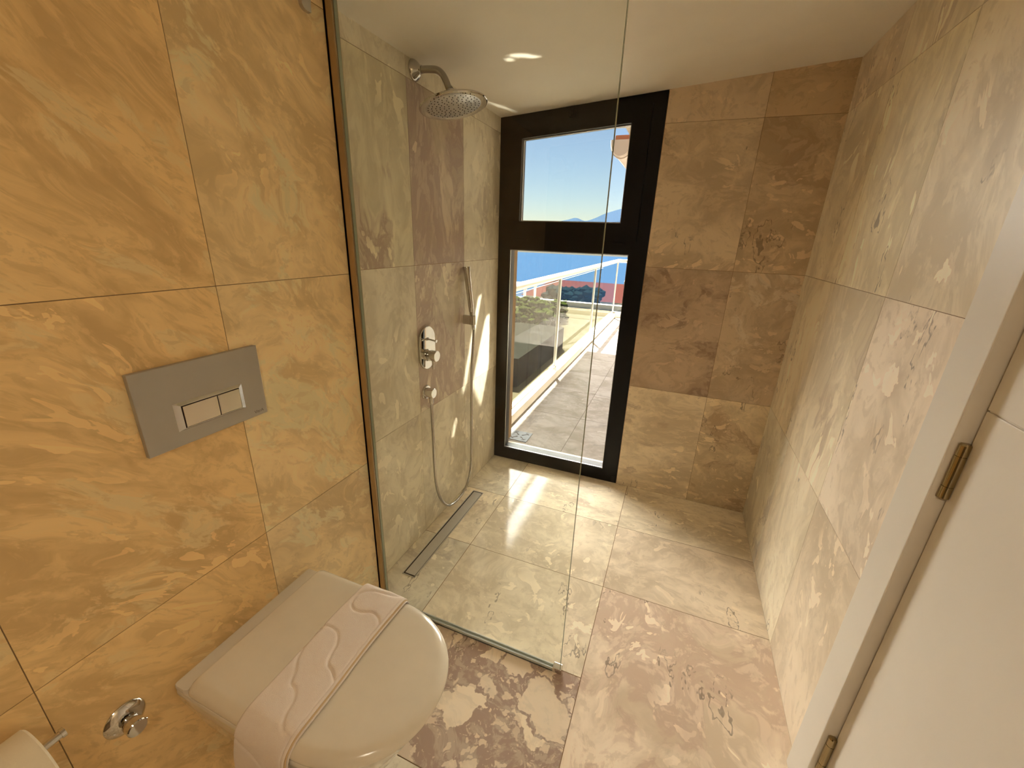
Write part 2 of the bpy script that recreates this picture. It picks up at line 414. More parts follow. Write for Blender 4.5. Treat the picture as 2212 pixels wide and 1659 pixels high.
# right wall (u=y, v=z)
ry = (0.0, -0.4065, -0.817, -1.206)
cr = [[(GR, .45, 0, .55), (LT, .3, 0, .5), (LT, .3, 0, .6), (PK, .2, 0, .7)],
      [(LT, .35, 0, .5), (LT, .4, 0, .5), ((C(218, 194, 150), C(176, 150, 110)), .6, 0, .4), (LT, .5, 0, .5)],
      [(PK, .2, 0, .55), ((C(212, 186, 150), C(196, 166, 128)), .3, 0, .6), (LT, .3, 0, .5), (LT, .3, 0, .5)]]
R_ = []
for i in range(3):
    for j in range(4):
        pal, a, b, s = cr[i][j]
        R_.append((ry[i+1], zz[j], ry[i], zz[j+1], pal, a, b, s))
R_ += [(-3.05, 0, -2.13, ZT, LT, .3, 0, .5)]
wr = tiles('wall_right', lambda u, v, d: (W - d, u, v), R_, 0.26, WM, solids=((-1.206, 0, 0.0, ZT), (-3.05, 0, -2.13, ZT)))
# back wall behind the viewer
wb = tiles('wall_back', lambda u, v, d: (u, -3.05 + d, v), [(0, zz[j], W, zz[j+1], (srgb(112, 92, 66), srgb(92, 72, 50)), .3, 0, 1) for j in range(4)], 0.25, WM, solids=((-0.2, 0, W + 0.3, ZT),))

# ceiling slab, sloping gently like the photo's
bm = BM()
q = [(-0.3, -3.3), (W + 0.35, -3.3), (W + 0.35, 0.0), (0.0, 0.0), (-0.3, 0.0)]
lo = [bm.verts.new((x, y, ceil_z(x, y))) for x, y in q]; hi = [bm.verts.new((x, y, 2.25)) for x, y in q]
bm.faces.new(lo[::-1]); bm.faces.new(hi)
for i in range(5): bm.faces.new((lo[i], lo[(i+1)%5], hi[(i+1)%5], hi[i]))
struct(mesh_obj('ceiling', bm, M['plaster']))
bm = BM(); box(bm, (-0.3, 0.0, 2.02), (W + 0.35, 0.26, 2.25)); box(bm, (-0.3, 0.075, 1.885), (0.7865, 0.26, 2.03))
struct(mesh_obj('wall_far_lintel', bm, M['render']))
bm = BM(); box(bm, (0.0, 0.075, -0.2), (0.7865, 0.26, -0.02)); struct(mesh_obj('wall_far_sill', bm, M['render']))

# ------------------------------------------------------------------ window
win = struct(link(bpy.data.objects.new('window_1', None)))
XO = 0.785
def ztop(x, o): return ceil_z(x, 0) - o
def ringpoly(bm, outer, inner, y0, y1, mi=0):
    n = len(outer)
    for y, flip in ((y0, False), (y1, True)):
        O = [bm.verts.new((x, y, z)) for x, z in outer]; I = [bm.verts.new((x, y, z)) for x, z in inner]
        for i in range(n):
            f = (O[i], O[(i+1)%n], I[(i+1)%n], I[i]); bm.faces.new(f[::-1] if flip else f).material_index = mi
    for P in (outer, inner):
        A = [bm.verts.new((x, y0, z)) for x, z in P]; B = [bm.verts.new((x, y1, z)) for x, z in P]
        for i in range(n): bm.faces.new((A[i], A[(i+1)%n], B[(i+1)%n], B[i])).material_index = mi
def quad(x0, x1, z0, zf): return [(x0, z0), (x1, z0), (x1, zf(x1)), (x0, zf(x0))]
zu = lambda o: (lambda x: ztop(x, o))
cz = lambda z: (lambda x: z)
bm = BM()
# outer frame built as two openings
low_o = quad(0.0015, XO, 0.001, cz(1.312)); low_i = quad(0.068, 0.699, 0.074, cz(1.281))
up_o = quad(0.0015, XO, 1.312, zu(0.001)); up_i = quad(0.068, 0.722, 1.344, zu(0.048))
ringpoly(bm, low_o, low_i, 0.0, 0.075); ringpoly(bm, up_o, up_i, 0.0, 0.075)
mesh_obj('frame', bm, M['black_alu'], win)
bm = BM()   # upper sash, slightly proud of the frame
ringpoly(bm, quad(0.060, 0.728, 1.338, zu(0.040)), quad(0.121, 0.645, 1.424, zu(0.108)), -0.010, 0.05)
sash = mesh_obj('sash', bm, M['black_alu'], win, bevel=0.003)
bm = BM(); ringpoly(bm, quad(0.1215, 0.6445, 1.4245, zu(0.1085)), quad(0.1265, 0.6395, 1.4295, zu(0.1135)), 0.010, 0.016); mesh_obj('spacer', bm, M['spacer'], sash)
bm = BM(); ringpoly(bm, quad(0.0685, 0.6985, 0.0745, cz(1.2805)), quad(0.072, 0.6955, 0.0785, cz(1.277)), 0.006, 0.012); mesh_obj('spacer', bm, M['spacer'], win)
bm = BM(); box(bm, (0.072, 0.002, 0.062), (0.697, 0.0105, 0.0665)); mesh_obj('bead', bm, M['spacer'], win)
bm = BM(); x0, x1 = 0.123, 0.643
prism(bm, [(x0, 1.426), (x1, 1.426), (x1, ztop(x1, .110)), (x0, ztop(x0, .110))], lambda a, b, d: (a, d, b), 0.026, 0.030)
mesh_obj('pane', bm, M['wglass'], sash)
bm = BM(); box(bm, (0.069, 0.026, 0.075), (0.698, 0.030, 1.280)); mesh_obj('pane', bm, M['wglass'], win)
bm = BM(); box(bm, (0.355, -0.022, 1.880), (0.388, -0.0101, 1.908)); box(bm, (0.366, -0.030, 1.885), (0.377, -0.022, 1.915)); mesh_obj('latch', bm, M['black_alu'], sash, bevel=0.002)
for hx in (0.10, 0.60):
    bm = BM(); box(bm, (hx, -0.006, 1.326), (hx + 0.07, -0.0002, 1.3375)); mesh_obj('hinge', bm, M['black_alu'], sash, bevel=0.001)
bm = BM(); box(bm, (0.757, -0.004, 0.004), (0.775, 0.0, 0.045)); mesh_obj('drain_cap', bm, M['gasket'], win)

# ------------------------------------------------------------------ door on the right
door = struct(link(bpy.data.objects.new('door_1', None)))
YC = -1.206
bm = BM()
box(bm, (1.432, -1.299, 0.0), (W + 0.05, YC, 1.985)); box(bm, (1.432, -2.13, 1.93), (W + 0.05, -1.299, 1.985)); box(bm, (1.432, -2.13, 0.0), (W + 0.05, -2.04, 1.93))
mesh_obj('door_frame', bm, M['white_paint'], door, bevel=0.002)
bm = BM()
for z0, z1 in ((0.006, 1.098), (1.1005, 1.925)): box(bm, (W + 0.003, -2.038, z0), (W + 0.043, -1.303, z1))
box(bm, (W + 0.006, -2.037, 0.01), (W + 0.040, -1.304, 1.92))
mesh_obj('door_leaf', bm, M['white_paint'], door, bevel=0.0015)
bm = BM(); box(bm, (W + 0.045, -2.12, 0), (W + 0.26, -1.21, ZT)); mesh_obj('door_backing', bm, M['white_paint'], door)
for z0, z1 in ((0.929, 1.033), (0.148, 0.262)):
    bm = BM(); hx, hy = W - 0.004, -1.3035
    h = z1 - z0
    for a, b in ((0, .22), (.235, .80), (.815, 1)): cyl(bm, (hx, hy, z0 + h*a), (hx, hy, z0 + h*b), 0.0088, n=24)
    cyl(bm, (hx, hy, z0), (hx, hy, z1), 0.0078, n=24); cyl(bm, (hx, hy, z1), (hx, hy, z1 + 0.003), 0.0088, 0.0065, n=24)
    o = mesh_obj('hinge', bm, M['brass'], door, smooth=40)

# ------------------------------------------------------------------ glass shower screen
scr = thing('shower_screen', 'clear frameless glass shower screen standing between toilet and shower', 'shower screen', (0.44, GY, 0))
def par(o, root):
    o.parent = root; o.matrix_parent_inverse = Matrix.Translation(-Vector(root.location)); return o
bm = BM(); box(bm, (0.094, GY - 0.004, 0.010), (0.7835, GY + 0.004, 1.865)); par(mesh_obj('glass_panel', bm, M['glass']), scr)
bm = BM(); box(bm, (0.7835, GY - 0.004, 0.010), (0.7850, GY + 0.004, 1.865)); par(mesh_obj('polished_edge', bm, M['glass_edge']), scr)
bm = BM(); box(bm, (0.0715, GY - 0.011, 0.002), (0.098, GY - 0.0045, 1.868)); box(bm, (0.0715, GY + 0.0045, 0.002), (0.098, GY + 0.010, 1.868)); box(bm, (0.0715, GY - 0.011, 0.002), (0.08, GY + 0.010, 1.868))
par(mesh_obj('wall_profile', bm, M['profile'], bevel=0.001), scr)
bm = BM(); box(bm, (0.0985, GY - 0.0052, 0.012), (0.1003, GY + 0.0052, 1.862)); par(mesh_obj('seal', bm, M['glass_edge']), scr)
bm = BM(); box(bm, (0.095, GY - 0.0085, 0.0005), (0.760, GY - 0.0045, 0.014)); box(bm, (0.095, GY + 0.0045, 0.0005), (0.760, GY + 0.0085, 0.014)); box(bm, (0.095, GY - 0.0085, 0.0005), (0.760, GY + 0.0085, 0.006))
par(mesh_obj('bottom_rail', bm, M['seal'], bevel=0.0008), scr)
bm = BM(); box(bm, (0.760, GY - 0.011, 0.0005), (0.790, GY + 0.011, 0.022)); par(mesh_obj('end_cap', bm, M['chrome'], bevel=0.0015), scr)

# rounded steel wall bracket above, cut by the top of the picture
br = thing('wall_bracket', 'small rounded steel bracket on tiled wall beside the glass screen profile, at top edge', 'bracket', (T, -1.285, 1.86))
bm = BM()
pl = []
for cx_, cz_, a0 in ((-1.286, 1.822, PI), (-1.2745, 1.8105, 1.5*PI), (-1.2705, 1.88, 0), (-1.289, 1.88, 0.5*PI)):
    rr = 0.014 if a0 == PI else 0.002
    for k in range(5 if a0 == PI else 2): pl.append((cx_ + rr*math.cos(a0 + k*PI/8), cz_ + rr*math.sin(a0 + k*PI/8)))
prism(bm, pl, lambda a, b, d: (d, a, b), T + 0.0015, T + 0.012)
par(mesh_obj('plate', bm, M['steel'], bevel=0.001), br)
bm = BM(); cyl(bm, (T + 0.012, -1.28, 1.855), (T + 0.03, -1.28, 1.855), 0.006); par(mesh_obj('screw_head', bm, M['chrome'], smooth=40), br)

# ------------------------------------------------------------------ overhead shower
sh = thing('overhead_shower', 'round chrome rain shower head on a bent wall arm under the ceiling', 'shower head', (0, -0.7516, 1.868))
bm = BM(); lathe(bm, (0.0014, -0.7516, 1.868), (1, 0, 0), [(0, 0), (0, .0330), (.003, .0330), (.007, .031), (.016, .024), (.024, .0155), (.027, .013), (.033, .0125), (.034, 0)])
par(mesh_obj('flange', bm, M['chrome'], smooth=35), sh)
hc = Vector((0.153, -0.7516, 1.757)); ang = math.radians(11.3); hn = Vector((-math.sin(ang), 0, math.cos(ang)))
pth = smooth_path([(0.02, -.7516, 1.868), (.06, -.7516, 1.866), (.092, -.7516, 1.861), (.112, -.7516, 1.848), (.126, -.7516, 1.828), (.136, -.7516, 1.808), tuple(hc + hn*.044)], 6)
bm = BM(); tube(bm, pth, 0.0108, 20); par(mesh_obj('arm', bm, M['hose'], smooth=50), sh)
bm = BM(); lathe(bm, hc + hn*.012, hn, [(0, 0), (0, .019), (.013, .019), (.015, .0165), (.017, .0135), (.032, .0135), (.034, .0125), (.034, 0)]); par(mesh_obj('swivel_joint', bm, M['steel'], smooth=35), sh)
HR = 0.116
bm = BM(); lathe(bm, hc - hn*.006, hn, [(.0012, 0), (.0012, HR*.90), (0, HR*.93), (0, HR*.985), (.0025, HR), (.006, HR), (.010, HR*.95), (.0155, HR*.7), (.0195, HR*.35), (.021, .02), (.021, 0)], 96)
head = par(mesh_obj('head', bm, M['chrome'], smooth=30), sh)
bm = BM(); u, w = frame_of(hn)
lathe(bm, hc - hn*.0052, hn, [(0, 0), (0, HR*.80), (.0010, HR*.82), (.0010, 0)], 96)
pl_ = par(mesh_obj('spray_plate', bm, M['steel'], smooth=30), sh)
bm = BM()
nr = [(0.16, 6), (0.28, 12), (0.40, 18), (0.52, 22), (0.64, 26), (0.75, 30)]
for rr, k in nr:
    for i in range(k):
        a = 2*PI*i/k + rr*3; p = hc + (u*math.cos(a) + w*math.sin(a))*HR*rr - hn*.0053
        cyl(bm, p, p - hn*.0016, 0.0019, 0.0014, n=8)
par(mesh_obj('nozzles', bm, M['nozzle']), sh)

# ------------------------------------------------------------------ concealed mixer
mx_ = thing('shower_mixer', 'chrome oval shower mixer plate with round knob and small diverter pin', 'mixer tap', (0, -0.741, 0.892))
bm = BM(); pl = []
rx = 0.058; hh = 0.092 - rx
for k in range(33): a = k/32*PI; pl.append((-0.742 + rx*math.cos(a), 0.8925 + hh + rx*math.sin(a)))
for k in range(33): a = PI + k/32*PI; pl.append((-0.742 + rx*math.cos(a), 0.8925 - hh + rx*math.sin(a)))
prism(bm, pl, lambda a, b, d: (d, a, b), 0.0014, 0.012)
par(mesh_obj('plate', bm, M['chrome'], bevel=0.003, seg=4, smooth=35), mx_)
bm = BM(); lathe(bm, (0.012, -.744, .862), (1, 0, 0), [(0, 0), (0, .026), (.004, .026), (.006, .021), (.012, .021), (.014, .0235), (.043, .0235), (.0445, .022), (.0445, 0)])
kb = par(mesh_obj('knob', bm, M['chrome'], smooth=35), mx_)
bm = BM(); cyl(bm, (.034, -.744, .845), (.036, -.744, .803), 0.0055, 0.0048, 20); par(mesh_obj('lever', bm, M['chrome'], smooth=35, bevel=.001), mx_)
bm = BM(); cyl(bm, (.012, -.742, .931), (.050, -.742, .9265), 0.0035, n=16); cyl(bm, (.049, -.742, .9267), (.054, -.742, .9261), 0.0065, n=20); cyl(bm, (.012, -.742, .931), (.018, -.742, .9303), 0.007, n=20)
par(mesh_obj('diverter_pin', bm, M['chrome'], smooth=35), mx_)

# hose outlet elbow
el = thing('hose_outlet', 'round chrome wall elbow where the shower hose starts, below the mixer', 'hose outlet', (0, -.757, .697))
bm = BM(); lathe(bm, (0.0014, -.757, .697), (1, 0, 0), [(0, 0), (0, .032), (.004, .032), (.008, .029), (.0085, .022), (.012, .0215), (.041, .0215), (.0425, .020), (.0425, 0)])
par(mesh_obj('body', bm, M['chrome'], smooth=35), el)
bm = BM(); cyl(bm, (.028, -.757, .677), (.028, -.757, .652), .0105, n=24); cyl(bm, (.028, -.757, .652), (.028, -.757, .643), .0085, .0075, n=24)
par(mesh_obj('hose_nut', bm, M['chrome'], smooth=35), el)

# holder
hd = thing('hand_shower_holder', 'square chrome wall bracket carrying the slim hand shower', 'shower holder', (0, -.404, .958))
bm = BM(); box(bm, (0.0014, -.4145, .9375), (.040, -.3935, .980))
par(mesh_obj('block', bm, M['steel'], bevel=.0015), hd)
bm = BM()
pl = []
for k in range(41):
    a = math.radians(35) + k/40*math.radians(290) ; pl.append((.050 + .0155*math.cos(a+PI), -.404 + .0155*math.sin(a+PI)))
for k in range(40, -1, -1):
    a = math.radians(35) + k/40*math.radians(290) ; pl.append((.050 + .0115*math.cos(a+PI), -.404 + .0115*math.sin(a+PI)))
n = len(pl)//2
A = [[bm.verts.new((x, y, z)) for x, y in pl] for z in (.9375, .980)]
for i in range(len(pl)): bm.faces.new((A[0][i], A[0][(i+1)%len(pl)], A[1][(i+1)%len(pl)], A[1][i]))
for z in (0, 1):
    for i in range(n-1): bm.faces.new((A[z][i], A[z][i+1], A[z][len(pl)-2-i], A[z][len(pl)-1-i]))
par(mesh_obj('clip', bm, M['chrome'], smooth=40), hd)

hs = thing('hand_shower', 'slim stick-shaped chrome hand shower leaning in its wall holder', 'hand shower', (.048, -.404, .94))
p0 = Vector((.0525, -.404, .930)); p1 = Vector((.0165, -.404, 1.207)); dd = (p1 - p0).normalized(); Lw = (p1-p0).length
bm = BM(); lathe(bm, p0, dd, [(0, 0), (0, .0075), (.004, .009), (.068, .010), (.070, .0118), (.073, .0128), (Lw*.6, .0146), (Lw-.004, .0160), (Lw, .0152), (Lw, 0)], 40)
par(mesh_obj('wand', bm, M['chrome'], smooth=35), hs)
bm = BM(); lathe(bm, p0, -dd, [(0, 0), (0, .0085), (.014, .0085), (.018, .007), (.018, 0)], 24); par(mesh_obj('hose_nut', bm, M['chrome'], smooth=35), hs)

def hp(y, z, x):
    d = .055 - x; return (x, y + d*1.95, z + (z - 1.343)/.898*d)
hpts = [(.0555, -.404, .912), (.0535, -.404, .86)] + [hp(y, z, x) for y, z, x in
        ((-.4268, .698, .046), (-.4272, .48, .044), (-.4272, .2783, .042), (-.4371, .1571, .040), (-.4808, .0796, .040), (-.5626, .0502, .040), (-.6687, .0667, .038),
         (-.7443, .1418, .036), (-.7854, .2395, .034), (-.8001, .3563, .032), (-.8042, .5131, .030))] + [(.028, -.757, .60), (.028, -.757, .645)]
bm = BM(); tube(bm, smooth_path(hpts, 9), 0.0066, 14)
tag(mesh_obj('shower_hose', bm, M['hose'], smooth=60), 'long flexible metal shower hose hanging in a loop on tiled wall', 'shower hose')

# ------------------------------------------------------------------ linear drain
dr = thing('linear_drain', 'long narrow stainless steel floor drain along the shower wall', 'floor drain', (.091, -.743, 0))
xa, xb, ya, yb = .060, .122, -1.073, -.414
bm = BM()
for a, b in (((xa, ya), (xa+.0035, yb)), ((xb-.0035, ya), (xb, yb)), ((xa, ya), (xb, ya+.0035)), ((xa, yb-.0035), (xb, yb))): box(bm, (a[0], a[1], .0003), (b[0], b[1], .0022))
par(mesh_obj('tray_frame', bm, M['steel']), dr)
bm = BM(); box(bm, (xa+.001, ya+.001, .0002), (xb-.001, yb-.001, .0006)); par(mesh_obj('channel', bm, M['slot']), dr)
bm = BM(); box(bm, (xa+.009, ya+.009, .0008), (xb-.006, yb-.009, .0020)); par(mesh_obj('cover_plate', bm, M['steel'], bevel=.0006), dr)

# ------------------------------------------------------------------ flush plate
fp = thing('flush_plate', 'rectangular satin grey flush plate on the tiled wall above toilet', 'flush plate', (T, -1.672, 1.01))
bm = BM(); box(bm, (T + .0014, -1.797, .929), (T + .012, -1.549, 1.0935)); par(mesh_obj('plate', bm, M['grey_plastic'], bevel=.0012), fp)
bm = BM()   # raised button surround with sloping shoulders
b0 = [(-1.740, .9590), (-1.599, .9590), (-1.599, 1.0175), (-1.740, 1.0175)]; b1 = [(-1.7285, .9635), (-1.6085, .9635), (-1.6085, 1.0115), (-1.7285, 1.0115)]
A = [bm.verts.new((T + .0118, a, b)) for a, b in b0]; B = [bm.verts.new((T + .0163, a, b)) for a, b in b1]
for i in range(4): bm.faces.new((A[i], A[(i+1)%4], B[(i+1)%4], B[i]))
bm.faces.new(B)
par(mesh_obj('button_surround', bm, M['chrome']), fp)
bm = BM(); box(bm, (T + .0160, -1.7278, .9642), (T + .0166, -1.6092, 1.0108)); par(mesh_obj('button_gap', bm, M['slot']), fp)
for a, b in ((-1.7262, -1.6590), (-1.6574, -1.6107)):
    bm = BM(); box(bm, (T + .0162, a, .9656), (T + .0184, b, 1.0094)); par(mesh_obj('button', bm, M['button'], bevel=.0006), fp)
cu = bpy.data.curves.new('logo', 'FONT'); cu.body = 'VitrA'; cu.size = .0105; cu.extrude = .0001; cu.align_x = 'CENTER'
lg = link(bpy.data.objects.new('logo', cu)); lg.rotation_euler = (PI/2, 0, PI/2); lg.location = (T + .0122, -1.5700, .9365)
dg = bpy.context.evaluated_depsgraph_get(); me = bpy.data.meshes.new_from_object(lg.evaluated_get(dg)); mw = lg.matrix_basis.copy()
bpy.data.objects.remove(lg); me.transform(mw); me.materials.clear(); me.materials.append(M['ink'])
par(link(bpy.data.objects.new('logo', me)), fp)

# added narrow beams standing in for reflected sun slivers on the shower wall
RD = Vector((.55*.87, .835*.87, .5)).normalized()
def glint(p1, p2, width, shift, power):
    a = Vector((0, *p1)); b = Vector((0, *p2)); L_ = (b - a); L_ = L_ - RD*L_.dot(RD); ln = L_.length; L_.normalize()
    wd_ = RD.cross(L_).normalized()
    c = (a + b)/2 + Vector((0, shift, 0)) + RD*1.72
    d = bpy.data.lights.new('sliver_beam', 'AREA'); d.shape = 'RECTANGLE'; d.size = ln; d.size_y = width; d.spread = math.radians(1.0); d.energy = power; d.color = (1, .95, .82)
    o = link(bpy.data.objects.new('sliver_beam', d))
    o.matrix_world = Matrix(((L_.x, wd_.x, RD.x, c.x), (L_.y, wd_.y, RD.y, c.y), (L_.z, wd_.z, RD.z, c.z), (0, 0, 0, 1)))
glint((-.228, 1.05), (-.470, .44), .022, 0, .085)
glint((-.131, .95), (-.400, .36), .120, .075, .42)
def sparkle(src, dst, ln, wd, rot, power):
    a = Vector(src); b = Vector(dst); z = (a - b).normalized(); x = Vector((math.cos(rot), math.sin(rot), 0)); x = (x - z*x.dot(z)).normalized(); y = z.cross(x)
    d = bpy.data.lights.new('ceiling_beam', 'AREA'); d.shape = 'ELLIPSE'; d.size = ln; d.size_y = wd; d.spread = math.radians(1.0); d.energy = power; d.color = (1, .95, .8)
    o = link(bpy.data.objects.new('ceiling_beam', d))
    o.matrix_world = Matrix(((x.x, y.x, z.x, a.x), (x.y, y.y, z.y, a.y), (x.z, y.z, z.z, a.z), (0, 0, 0, 1)))
# unseen beams added just above the drain, throwing bright spots on the ceiling
sparkle((.090, -.700, .012), (.336, -.611, 1.924), .080, .026, .5, .0045)
sparkle((.092, -.690, .012), (.290, -.600, 1.920), .030, .020, .9, .0013)
sparkle((.092, -.660, .012), (.372, -.580, 1.927), .040, .012, .3, .0016)
for k_ in range(4): sparkle((.088, -.440, .012), (.050 + .012*k_, -.20 + .03*k_, 1.905), .17, .007, 1.35, .0010)
glint((-.497, .46), (-.527, .378), .010, 0, .006)

# ------------------------------------------------------------------ toilet
to = thing('toilet', 'white wall-hung toilet with closed square-backed lid', 'toilet', (T, -1.684, .10))
YM = -1.684
def D(xs, xe, hw, sx=.40, n=40, rc=.012, p=2.15):
    """D outline, counter-clockwise, rear at xs, front tip at xe"""
    out = [(xs, YM - hw + rc), (xs + rc*.3, YM - hw + rc*.3), (xs + rc, YM - hw)]
    for k in range(7): out.append((xs + rc + (sx - xs - rc)*(k+1)/8, YM - hw))
    for k in range(n + 1):
        a = -PI/2 + PI*k/n; c, s = math.cos(a), math.sin(a)
        out.append((sx + (xe - sx)*abs(c)**(2/p), YM + hw*(1 if s > 0 else -1)*abs(s)**(2/p)))
    for k in range(7): out.append((sx - (sx - xs - rc)*(k+1)/8, YM + hw))
    out += [(xs + rc, YM + hw), (xs + rc*.3, YM + hw - rc*.3), (xs, YM + hw - rc)]
    return out
def loft(bm, secs, capb=True, capt=True):
    rings = [[bm.verts.new((x, y, z)) for x, y in pl] for pl, z in secs]
    n = len(rings[0])
    for a, b in zip(rings, rings[1:]):
        for i in range(n): bm.faces.new((a[i], a[(i+1)%n], b[(i+1)%n], b[i]))
    if capb: bm.faces.new(rings[0][::-1])
    if capt: bm.faces.new(rings[-1])
xs = T + .0014
bm = BM()
loft(bm, [(D(xs, .36, .085, .22), .095), (D(xs, .42, .105, .25), .10), (D(xs, .475, .125, .29), .15), (D(xs, .525, .150, .33), .23), (D(xs, .563, .170, .36), .31),
          (D(xs, .585, .181, .385), .36), (D(xs, .592, .184, .39), .385), (D(xs, .592, .185, .39), .394), (D(xs, .588, .183, .39), .3985), (D(xs, .580, .178, .385), .400)])
rl_ = D(xs, .1135, .1825, .104, n=8, rc=.006, p=8)
loft(bm, [(rl_, .398), (rl_, .405), ([(x - .0015*(x > .1), YM + (y-YM)*.992) for x, y in rl_], .4078)])
par(mesh_obj('bowl', bm, M['ceramic'], smooth=40), to)
bm = BM()
loft(bm, [(D(.120, .600, .181), .4012), (D(.118, .606, .183), .402), (D(.118, .607, .184), .4065), (D(.120, .602, .182), .4078)])
par(mesh_obj('seat', bm, M['seat'], smooth=40), to)
def lidsec(i):  # rounded shoulder
    a = i/8*PI/2; d = .026*(1 - math.cos(a)); return (D(.117 + d*.45, .616 - d, .1855 - d, .40, rc=.014), .414 + .018*math.sin(a))
bm = BM()
loft(bm, [(D(.120, .611, .183), .4098), (D(.117, .616, .1855), .4112)] + [lidsec(i) for i in range(9)] + [(D(.155, .56, .14, .38), .4332), (D(.22, .48, .08, .36), .4338)])
par(mesh_obj('lid', bm, M['seat'], smooth=40), to)

# ------------------------------------------------------------------ towel folded over the lid
tw = thing('towel', 'pale pink folded bath mat towel draped across the toilet lid', 'towel', (.34, -1.684, .443))
top = [(-1.4975, .380), (-1.4955, .400), (-1.4945, .425), (-1.500, .4405), (-1.512, .4480), (-1.535, .4500), (-1.60, .4508), (-1.684, .4512), (-1.76, .4508), (-1.825, .4495),
       (-1.850, .4465), (-1.866, .4370), (-1.8755, .4200), (-1.8795, .395), (-1.884, .34), (-1.886, .28), (-1.884, .21), (-1.880, .14)]
cen = smooth_path([(0, y, z - .0085) for y, z in top], 10)
NS = len(cen); slen = [0]
for a, b in zip(cen, cen[1:]): slen.append(slen[-1] + (b-a).length)
S_ = slen[-1]
# motif grooves in (s, w) metres, s from far end, w 0..1 across
def arc(cx_, cy_, rx_, ry_, a0, a1, n=14): return [(cx_ + rx_*math.cos(math.radians(a0 + (a1-a0)*k/n)), cy_ + ry_*math.sin(math.radians(a0 + (a1-a0)*k/n))) for k in range(n+1)]
gro = [
    [(.060, .123), (.075, .100), (.080, .075), (.083, .045), (.095, .022), (.115, .012), (.140, .018), (.152, .040), (.148, .065), (.140, .085), (.146, .105), (.160, .122)],
    [(.215, .000), (.212, .022), (.218, .048), (.240, .066), (.262, .072), (.285, .082), (.292, .100), (.310, .125)],
    [(.225, .004), (.262, .001), (.300, .010), (.322, .028), (.345, .040), (.352, .060), (.370, .075), (.395, .082), (.415, .10), (.42, .125)],
    [(.470, .000), (.478, .03), (.492, .06), (.51, .09), (.54, .10), (.58, .09)],
]
gro = [[(p.x, p.y) for p in smooth_path([(a, b, 0) for a, b in g], 5)] for g in gro]
def groove(s, w):
    d = 1
    for g in gro:
        for (ax, ay), (bx, by) in zip(g, g[1:]):
            vx, vy = bx-ax, by-ay; l2 = vx*vx+vy*vy or 1e-9
            t = max(0, min(1, ((s-ax)*vx + (w-ay)*vy)/l2)); d = min(d, math.hypot(s-ax-vx*t, w-ay-vy*t))
    return math.exp(-(d/.0028)**2)
fine = []
step = .0032; s = 0; i = 0
while s < S_:
    while i < NS-2 and slen[i+1] < s: i += 1
    t = (s - slen[i])/(slen[i+1]-slen[i]); fine.append((s, cen[i].lerp(cen[i+1], t), (cen[i+1]-cen[i]).normalized())); s += step
NW = 40; TH = .0075
def tow_x(s, w):   # towel spreads slightly where it hangs
    h = max(0, s - .43)
    return .281 - .16*h + w*(1 + .35*h) + .0015*math.sin(s*23)
bm = BM(); rows = []
for s, p, t in fine:
    nrm = Vector((0, -t.z, t.y)); nrm = -nrm if nrm.dot(Vector((0, p.y - YM, p.z - .30))) < 0 else nrm
    row = []
    for k in range(NW+1):
        w = .124*k/NW; e = min(w, .124 - w); edge = -.0035*max(0, 1 - e/.005)**2
        off = TH*.5 + edge - .0030*groove(s, w) + .0012*noise.noise(Vector((s*22, w*30, 0)))
        row.append(bm.verts.new(Vector((tow_x(s, w), p.y, p.z)) + nrm*off))
    base = []
    for k in range(NW, -1, -1):
        w = .124*k/NW; base.append(bm.verts.new(Vector((tow_x(s, w), p.y, p.z)) - nrm*(TH*.5 - .0022)))
    rows.append(row + base)
for a, b in zip(rows, rows[1:]):
    n = len(a)
    for k in range(n): bm.faces.new((a[k], a[(k+1)%n], b[(k+1)%n], b[k]))
bm.faces.new(rows[0]); bm.faces.new(rows[-1][::-1])
par(mesh_obj('top_layer', bm, M['towel'], smooth=70), tw)
# folded layers showing as ribs along the front edge
for q_, (dx, dn, mt) in enumerate(((.0065, .0018, 'towel'), (.0095, -.0006, 'towel_edge'), (.0125, -.0028, 'towel'))):
    bm = BM(); rr = []
    for s, p, t in fine[::2]:
        if s < .012: continue
        nrm = Vector((0, -t.z, t.y)); nrm = -nrm if nrm.dot(Vector((0, p.y - YM, p.z - .30))) < 0 else nrm
        sp_ = max(0, s - .42)*(.03 + .02*q_)
        c = Vector((tow_x(s, .124) + dx - .004 + sp_*.4, p.y, p.z)) + nrm*(dn - .0004 - sp_*.1)
        rr.append([bm.verts.new(c + Vector((1, 0, 0))*math.cos(a)*.0038 + nrm*math.sin(a)*.0014) for a in [2*PI*k/10 for k in range(10)]])
    for a, b in zip(rr, rr[1:]):
        for k in range(10): bm.faces.new((a[k], a[(k+1)%10], b[(k+1)%10], b[k]))
    bm.faces.new(rr[0]); bm.faces.new(rr[-1][::-1])
    par(mesh_obj('folded_edge', bm, M[mt], smooth=60), tw)

# ------------------------------------------------------------------ stop valve
va = thing('stop_valve', 'round chrome stop valve low on the tiled wall left of the toilet', 'valve', (T, -1.949, .43))
bm = BM(); lathe(bm, (T + .0014, -1.9495, .4270), (1, 0, 0), [(0, 0), (0, .034), (.002, .034), (.006, .031), (.010, .022), (.012, .014), (.012, 0)]); par(mesh_obj('rose', bm, M['chrome'], smooth=35), va)
bm = BM(); lathe(bm, (T + .012, -1.9495, .4255), (1, 0, 0), [(0, 0), (0, .010), (.008, .010), (.009, .015), (.030, .0165), (.032, .015), (.032, 0)]); par(mesh_obj('knob', bm, M['chrome'], smooth=35), va)
bm = BM(); cyl(bm, (T + .026, -1.937, .417), (T + .026, -1.929, .411), .003); par(mesh_obj('grip_pin', bm, M['chrome'], smooth=35), va)

